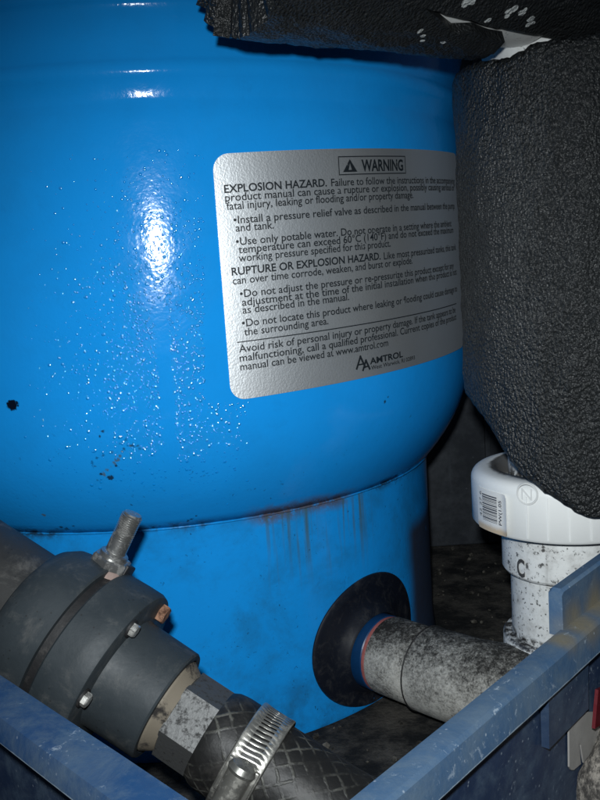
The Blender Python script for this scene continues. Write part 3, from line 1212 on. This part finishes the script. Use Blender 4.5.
low = sorted([f_at(x, y) for x, y in ((478, 412), (486, 424), (500, 450), (515, 468), (530, 483), (547, 494), (560, 501), (572, 509), (584, 518), (600, 518), (640, 516))])
top = sorted([f_at(x, y) for x, y in ((464, 66), (478, 62), (495, 59), (508, 57), (516, 51), (524, 50), (530, 43), (545, 41), (553, 38), (575, 36), (600, 32), (650, 26))])
low = [(-PI, low[0][1] + 0.01), (-2.2, low[0][1] + 0.012)] + low + [(2.2, low[-1][1] + 0.01), (PI, low[0][1] + 0.01)]
top = [(-PI, top[0][1] - 0.0), (-2.2, top[0][1])] + top + [(2.2, top[-1][1]), (PI, top[0][1])]
bm = new_bm()
NA, NZ = 240, 60
out_g, in_g = [], []
for i in range(NA):
    a = -PI + 2 * PI * i / NA
    z0 = sum(interp(a + q * 0.03, low) for q in (-3, -2, -1, 0, 1, 2, 3)) / 7 + 0.0007 * noise.noise(Vector((a * 14, 5.0, 0))) + 0.0004 * noise.noise(Vector((a * 50, 5.0, 0)))
    z1 = interp(a, top) + 0.0008 * noise.noise(Vector((a * 22, 9.0, 0)))
    co, ci = [], []
    for j in range(NZ + 1):
        z = z0 + (z1 - z0) * j / NZ
        k = 0.0009 * noise.noise(Vector((math.sin(a) * 6, math.cos(a) * 6, z * 60))) + 0.0005 * noise.noise(Vector((math.sin(a) * 24, math.cos(a) * 24, z * 300)))
        edge = 0.0012 * max(0, 1 - j / 1.0) + 0.0012 * max(0, 1 - (NZ - j) / 1.0)
        r = FR + k - edge
        co.append(bm.verts.new((FX + r * math.sin(a), FY - r * math.cos(a), z)))
        if j in (0, NZ):
            r2 = 0.0412 if j == 0 else 0.030
            ci.append(bm.verts.new((FX + r2 * math.sin(a), FY - r2 * math.cos(a), z + 0.0004)))
    out_g.append(co)
    in_g.append(ci)
for i in range(NA):
    j = (i + 1) % NA
    for k in range(NZ):
        bm.faces.new((out_g[i][k], out_g[j][k], out_g[j][k + 1], out_g[i][k + 1]))
    bm.faces.new((out_g[i][0], in_g[i][0], in_g[j][0], out_g[j][0]))
    bm.faces.new((out_g[i][NZ], out_g[j][NZ], in_g[j][1], in_g[i][1]))
    bm.faces.new((in_g[i][0], in_g[i][1], in_g[j][1], in_g[j][0]))
foam = finish('foam_sleeve', bm, mat_foam(), sharp=70)
tag(foam, 'thick black pebbled foam sleeve on the upright white pipe, its lower end cut aslant', 'pipe insulation')

# ------------------------------------------------------------------ level foam sleeve across the top, with a slit
HA, HB = Vector((-0.0085, 0.2727, 0.1055)), Vector((0.1065, 0.3385, 0.1053))
HD = (HB - HA).normalized()
HL = (HB - HA).length
HM = frame(HA, HD)           # local x is up
HRAD = 0.0365


def h_at(px, py, r=HRAD):
    a, s = on_cyl(px, py, HM, r)
    return s, a % (2 * PI)


slit = sorted([h_at(x, y) for x, y in ((395, 2), (410, 6), (440, 12), (470, 20), (495, 27), (515, 31), (535, 34), (556, 38), (580, 45), (610, 54), (650, 66))])
s_lo_end = h_at(497, 45)[0]
amid = slit[3][1]
sgn = 1 if amid < PI else -1
paint = []
for x, y, r in ((420, 31, 0.0014), (423, 36, 0.0012), (422, 41, 0.0010), (443, 43, 0.0011), (466, 4, 0.0016), (472, 2, 0.0014), (509, 12, 0.0016), (514, 9, 0.0015), (507, 16, 0.0012), (522, 12, 0.0014),
                (525, 9, 0.001), (531, 19, 0.0014), (528, 25, 0.0013), (533, 23, 0.001), (489, 20, 0.0011), (486, 21, 0.0008)):
    a, s = on_cyl(x, y, HM, HRAD)
    paint.append((HM @ Vector((HRAD * math.cos(a), HRAD * math.sin(a), s)), r * 0.85))
HF = mat_foam('black_foam_with_paint_flakes', 900, paint, 0.6)
hs = thing('foam_sleeve', 'level black foam sleeve across the top, split open and flecked with white paint', 'pipe insulation', HA)


def slit_angle(s):
    return interp(s, slit)


def sleeve_piece(name, s0, s1, a_from, a_to, thick=0.004, ragged=0.0, lean=0.0):
    """a_from and a_to are functions of s (angle about the axis, increasing)"""
    bm = new_bm()
    NS, NAa = 90, 60
    G = []
    for i in range(NS + 1):
        row = []
        for j in range(NAa + 1):
            t = j / NAa
            s = s0 + (s1 - s0) * i / NS
            a = a_from(s) + (a_to(s) - a_from(s)) * t
            s += lean * min(abs(a - slit_angle(s)), 1.3) * i / NS
            if i == 0 and ragged:
                s = s + ragged * noise.noise(Vector((a * 9, 2.0, 0))) + ragged * 0.6 * noise.noise(Vector((a * 30, 2.0, 0)))
            k = 0.0008 * noise.noise(Vector((math.sin(a) * 6, math.cos(a) * 6, s * 70))) + 0.0006 * noise.noise(Vector((math.sin(a) * 22, math.cos(a) * 22, s * 320)))
            r = HRAD + k
            th = thick if s > 0.02 else HRAD - 0.003
            row.append((bm.verts.new(HM @ Vector((r * math.cos(a), r * math.sin(a), s))), bm.verts.new(HM @ Vector(((HRAD - th) * math.cos(a), (HRAD - th) * math.sin(a), s)))))
        G.append(row)
    for i in range(NS):
        for j in range(NAa):
            for q in (0, 1):
                bm.faces.new((G[i][j][q], G[i + 1][j][q], G[i + 1][j + 1][q], G[i][j + 1][q]))
        for j in (0, NAa):
            bm.faces.new((G[i][j][0], G[i + 1][j][0], G[i + 1][j][1], G[i][j][1]))
    for i in (0, NS):
        for j in range(NAa):
            bm.faces.new((G[i][j][0], G[i][j + 1][0], G[i][j + 1][1], G[i][j][1]))
    return finish(name, bm, HF, hs, 60)


s_first = h_at(430, 13)[0]


def gap(s):
    w = interp(s, [(h_at(425, 9)[0], 0.0), (h_at(440, 13)[0], 0.06), (h_at(462, 20)[0], 0.19), (h_at(480, 24)[0], 0.12), (h_at(497, 30)[0], 0.16)])
    return w


# the slit faces the camera; the lower flap hangs below it, the upper flap reaches over the back
if sgn > 0:
    sleeve_piece('lower_flap', 0, s_lo_end, lambda s: slit_angle(s) + gap(s), lambda s: slit_angle(s) + 3.0, ragged=0.005, lean=0.011)
    sleeve_piece('upper_flap', 0, HL + 0.10, lambda s: slit_angle(s) - 3.25, lambda s: slit_angle(s), ragged=0.005)
else:
    sleeve_piece('lower_flap', 0, s_lo_end, lambda s: slit_angle(s) - 3.0, lambda s: slit_angle(s) - gap(s), ragged=0.005, lean=0.011)
    sleeve_piece('upper_flap', 0, HL + 0.10, lambda s: slit_angle(s), lambda s: slit_angle(s) + 3.25, ragged=0.005)
bm = new_bm()
tube(bm, [HA + HD * 0.05, HB - HD * 0.02], 0.0318, 64)
tag(finish('branch_pipe', bm, mat_pvc('scuffed_white_plastic', 0.3, seed=3.1), sharp=50), 'white plastic branch pipe glimpsed through the slit in the foam at the top', 'pipe')
bm = new_bm()
lathe(bm, [(0, 0.055), (0.0275, 0.055), (0.0275, 0.125), (0, 0.125)], WM, 64)
finish('upper_socket', bm, mat_pvc('spotted_white_plastic', 0.45, seed=4.0), riser, 50)

# ------------------------------------------------------------------ check valve with bolted flanges
rb = ray(168, 706)
B0 = rb * (0.27 / rb.dot(Fv))
rh = rb.normalized()
img = camR * 0.829 - camU * 0.559
tp = (img - img.dot(rh) * rh).normalized()
TAU = math.radians(10)
VA = (tp * math.cos(TAU) - rh * math.sin(TAU)).normalized()
PXM = 0.27 / FPX
AL = PXM / math.cos(TAU)
upv = -rh - (-rh).dot(VA) * VA          # local x of the frame points at the camera
VM = frame(B0, VA, upv)
# local angle of the picture's upper side
side = (camR * 0.559 + camU * 0.829)
sl = VM.inverted().to_3x3() @ side
A_TOP = math.copysign(PI / 2, sl.y)
sg = 1 if A_TOP > 0 else -1

valve = thing('check_valve', 'dark grey bolted check valve with two round flanges and a threaded stud on top', 'valve', B0)


def ax(px):
    return px * AL


def rr(px):
    return px * PXM


bm = new_bm()
lathe(bm, [(0, ax(-520)), (rr(62), ax(-520)), (rr(62), ax(-160)), (0, ax(-160))], VM, 64)
finish('inlet_pipe', bm, PIPEGREY, valve, 50)
bm = new_bm()
lathe(bm, [(0, ax(-176)), (rr(66), ax(-176)), (rr(74), ax(-172)), (rr(82), ax(-160)), (rr(86), ax(-140)), (rr(87), ax(-119)), (rr(85.5), ax(-117)), (0, ax(-117))], VM, 96)
finish('flange', bm, GREY, valve, 32)
bm = new_bm()
poly = []
lathe(bm, [(0, ax(-118)), (rr(79), ax(-118)), (rr(79), ax(-104)), (0, ax(-104))], VM, 96)
gk = finish('gasket', bm, BLK, valve, 40)
mt = VM @ Matrix.Rotation(A_TOP - sg * 0.20, 4, 'Z')
bm = new_bm()
box(bm, mt @ Matrix.Translation((rr(86), 0, ax(-110))), rr(18), rr(26), ax(9), rr(1.5))
finish('gasket_tab', bm, BLK, valve, 40)
bm = new_bm()
lathe(bm, [(0, ax(-107)), (rr(85), ax(-107)), (rr(87), ax(-105)), (rr(88), ax(-82)), (rr(88), ax(-66)), (rr(86), ax(-61)), (rr(84), ax(-60)), (0, ax(-60))], VM, 96)
finish('flange', bm, GREY, valve, 32)
bm = new_bm()
lathe(bm, [(0, ax(-61)), (rr(60), ax(-61)), (rr(58.5), ax(-57)), (rr(58), ax(-30)), (rr(57.5), ax(-2)), (rr(56), ax(0)), (rr(51), ax(0.2)), (rr(50), ax(-3)), (0, ax(-3))], VM, 96)
finish('valve_body', bm, GREY, valve, 32)
NUTM = mat_metal('dirty_hex', (0.075, 0.077, 0.077), 0.5, 0.9, (0.010, 0.010, 0.010), 0.3, 520)
bm = new_bm()
lathe(bm, [(0, ax(-3)), (rr(49), ax(-3)), (rr(49), ax(0.5)), (rr(47.5), ax(2.5)), (rr(41), ax(13)), (0, ax(13))], VM, 64)
finish('adapter', bm, mat_metal('chalky_adapter', (0.17, 0.145, 0.11), 0.65, 1.0, (0.015, 0.013, 0.012), 0.1, 170), valve, 40)
bm = new_bm()
prism(bm, ngon(6, rr(45), PI / 6), ax(12), ax(54), VM, rr(3))
finish('hex_fitting', bm, NUTM, valve, 25)
# bolts with washers: six on the flange
for k in range(6):
    a = A_TOP - sg * (k * PI / 3 - 0.03)
    bmx = VM @ Matrix.Rotation(a, 4, 'Z') @ Matrix.Translation((rr(72 if k == 0 else 75), 0, ax(-5) if k == 0 else 0))
    rot = random.uniform(0, 1)
    bm = new_bm()
    lathe(bm, [(0, ax(-60.5)), (rr(9.5), ax(-60.5)), (rr(9.5), ax(-58)), (0, ax(-58))], bmx, 24)
    ba = finish('bolt', bm, RUST if k == 0 else BLK, valve, 40)
    bm = new_bm()
    prism(bm, ngon(6, rr(10 if k == 0 else 7.2), rot), ax(-58.5), ax(-47 if k == 0 else -52.5), bmx, rr(1.2))
    h = finish('bolt_head', bm, RUST if k == 0 else BOLT, ba, 25)
    if k == 0:
        ba['label'] = 'rusty brown bolt'
# threaded stud with nut
sdir = (camR * 0.43 + camU * 0.90)
sp0 = VM @ Vector((rr(79) * math.cos(A_TOP + sg * -0.30), rr(79) * math.sin(A_TOP + sg * -0.30), ax(-125)))
sdir = (sdir - rh * 0.10).normalized()
SM = frame(sp0, sdir)
bm = new_bm()
lathe(bm, [(0, -rr(2)), (rr(22), -rr(5)), (rr(22), rr(3)), (rr(19), rr(7)), (0, rr(8))], SM, 40)
finish('sealant', bm, mat_plain('pink_flaky_sealant', (0.22, 0.16, 0.14), 0.8, var=0.7, sc=260), valve, 40)
bm = new_bm()
prism(bm, ngon(6, rr(21), 0.3), rr(6), rr(17), SM, rr(2))
finish('stud_nut', bm, STEEL, valve, 25)
bm = new_bm()
lathe(bm, [(0, rr(16)), (rr(15), rr(16)), (rr(15), rr(21)), (rr(12.5), rr(23)), (0, rr(23))], SM, 32)
finish('stud_collar', bm, STEEL, valve, 40)
bm = new_bm()
prof = [(0, rr(20)), (rr(11), rr(20)), (rr(11), rr(37)), (rr(10), rr(38))]
z = 38.0
while z < 65:
    prof += [(rr(11.1), rr(z + 0.7)), (rr(11.1), rr(z + 1.1)), (rr(9.7), rr(z + 2.0))]
    z += 2.3
prof += [(rr(10.2), rr(z)), (rr(9.0), rr(z + 1.6)), (0, rr(z + 1.6))]
lathe(bm, prof, SM, 32)
finish('threaded_stud', bm, STEEL, valve, 25)

# ------------------------------------------------------------------ braided hose and its clamp
bm = new_bm()
HO = B0 + VA * ax(50)
pts = [HO + VA * ax(t) for t in range(0, 130, 6)]
d = VA.copy()
p = pts[-1]
for k in range(20):
    d = (d + Vector((0.03, 0.028, -0.004))).normalized()
    p = p + d * ax(9)
    pts.append(p.copy())
rad = [rr(45), rr(48), rr(49)] + [rr(49.5)] * (len(pts) - 3)
tube(bm, pts, rad, 64, uv=True)
tag(finish('braided_hose', bm, mat_hose(), sharp=60), 'black braided rubber hose pushed onto the grey check valve', 'hose')

clamp = thing('hose_clamp', 'shiny slotted steel worm-drive clamp tightened round the black hose', 'hose clamp', B0 + VA * ax(98))
CLM = mat_metal('clamp_steel', (0.46, 0.45, 0.41), 0.32, 0.45, (0.10, 0.09, 0.08), 0.85, 220)
CT = VM @ Matrix.Translation((0, 0, ax(98)))
bm = new_bm()
NA = 264
colz = [-17, -16, -8, 8, 16, 17]
ringv = []
rcl = rr(52.5)
for i in range(NA):
    row = []
    for j, cz in enumerate(colz):
        sk = 0.028 if j in (2,) else (-0.028 if j == 3 else 0)
        a = 2 * PI * i / NA + sk * 0.7
        r0 = rcl + (rr(0.8) if j in (1, 4) else (0 if j in (0, 5) else 0))
        row.append(bm.verts.new(CT @ Vector((r0 * math.cos(a), r0 * math.sin(a), ax(cz)))))
    ringv.append(row)
for i in range(NA):
    n_ = (i + 1) % NA
    slot = i % 4 in (1, 2)
    ang = 2 * PI * i / NA - A_TOP
    for j in range(5):
        if j == 2 and slot:
            continue
        bm.faces.new((ringv[i][j], ringv[i][j + 1], ringv[n_][j + 1], ringv[n_][j]))
band = finish('band', bm, CLM, clamp, 50)
sol = band.modifiers.new('thickness', 'SOLIDIFY')
sol.thickness = 0.00035
sol.offset = 1
# screw housing on the near lower side
a_s = A_TOP - sg * math.radians(112)
HMx = CT @ Matrix.Rotation(a_s, 4, 'Z') @ Matrix.Translation((rr(58), 0, 0))     # local x outward, y tangent, z along the hose
tdir = 1 if ((HMx.to_3x3() @ Vector((0, 1, 0))).dot(-rh) > 0) else -1
SMx = HMx @ Matrix.Rotation(-PI / 2 * tdir, 4, 'X')        # local z along the tangent, towards the camera
bm = new_bm()
lathe(bm, [(rr(9.5), -rr(22)), (rr(12), -rr(22)), (rr(12.5), rr(8)), (rr(12.5), rr(10)), (rr(10.5), rr(10)), (rr(9.5), rr(8))], SMx, 40, closed=True)
finish('screw_housing', bm, CLM, clamp, 40)
bm = new_bm()
box(bm, HMx @ Matrix.Translation((-rr(5), 0, 0)), rr(7), rr(34), ax(32), rr(1.5))
finish('saddle', bm, CLM, clamp, 40)
bm = new_bm()
lathe(bm, [(0, -rr(20)), (rr(8), -rr(20)), (rr(8), rr(9)), (rr(13), rr(10)), (rr(14), rr(13)), (rr(12), rr(18)), (rr(7), rr(20.5)), (0, rr(21))], SMx, 40)
finish('screw', bm, mat_metal('dull_screw', (0.25, 0.25, 0.23), 0.4, 0.6, (0.04, 0.04, 0.035), 0.8, 260), clamp, 40)

# ------------------------------------------------------------------ crumbs of dirt on the crate floor
bm = new_bm()
rg = random.Random(11)
made = 0
while made < 260:
    if rg.random() < 0.5:
        x, y = rg.uniform(-0.03, 0.09), rg.uniform(0.22, 0.40)
    else:
        x, y = rg.uniform(0.05, 0.16), rg.uniform(0.42, 0.60)
    if math.hypot(x - AX, y - AY) < RS + 0.004 or (Vector((x, y)) - RP).dot(RO) > -0.008 or (Vector((x, y)) - LP).dot(LO) > -0.008:
        continue
    q = rg.choice((0.0005, 0.0007, 0.001, 0.0014, 0.002))
    m_ = Matrix.Translation((x, y, -0.2065 + q * 0.4)) @ Matrix.Rotation(rg.uniform(0, 6), 4, 'Z') @ Matrix.Rotation(rg.uniform(0, 1), 4, 'X') @ Matrix.Diagonal((1, rg.uniform(0.5, 1), rg.uniform(0.4, 0.8), 1))
    bmesh.ops.create_icosphere(bm, subdivisions=1, radius=q, matrix=m_)
    made += 1
cb = finish('dirt_crumbs', bm, mat_dirt('crumb_dirt', (0.02, 0.019, 0.017), (0.16, 0.15, 0.13), 260), sharp=20, merge=0)
cb['kind'] = 'stuff'
tag(cb, 'dark dirt crumbs strewn over the crate floor behind the rim', 'dirt')
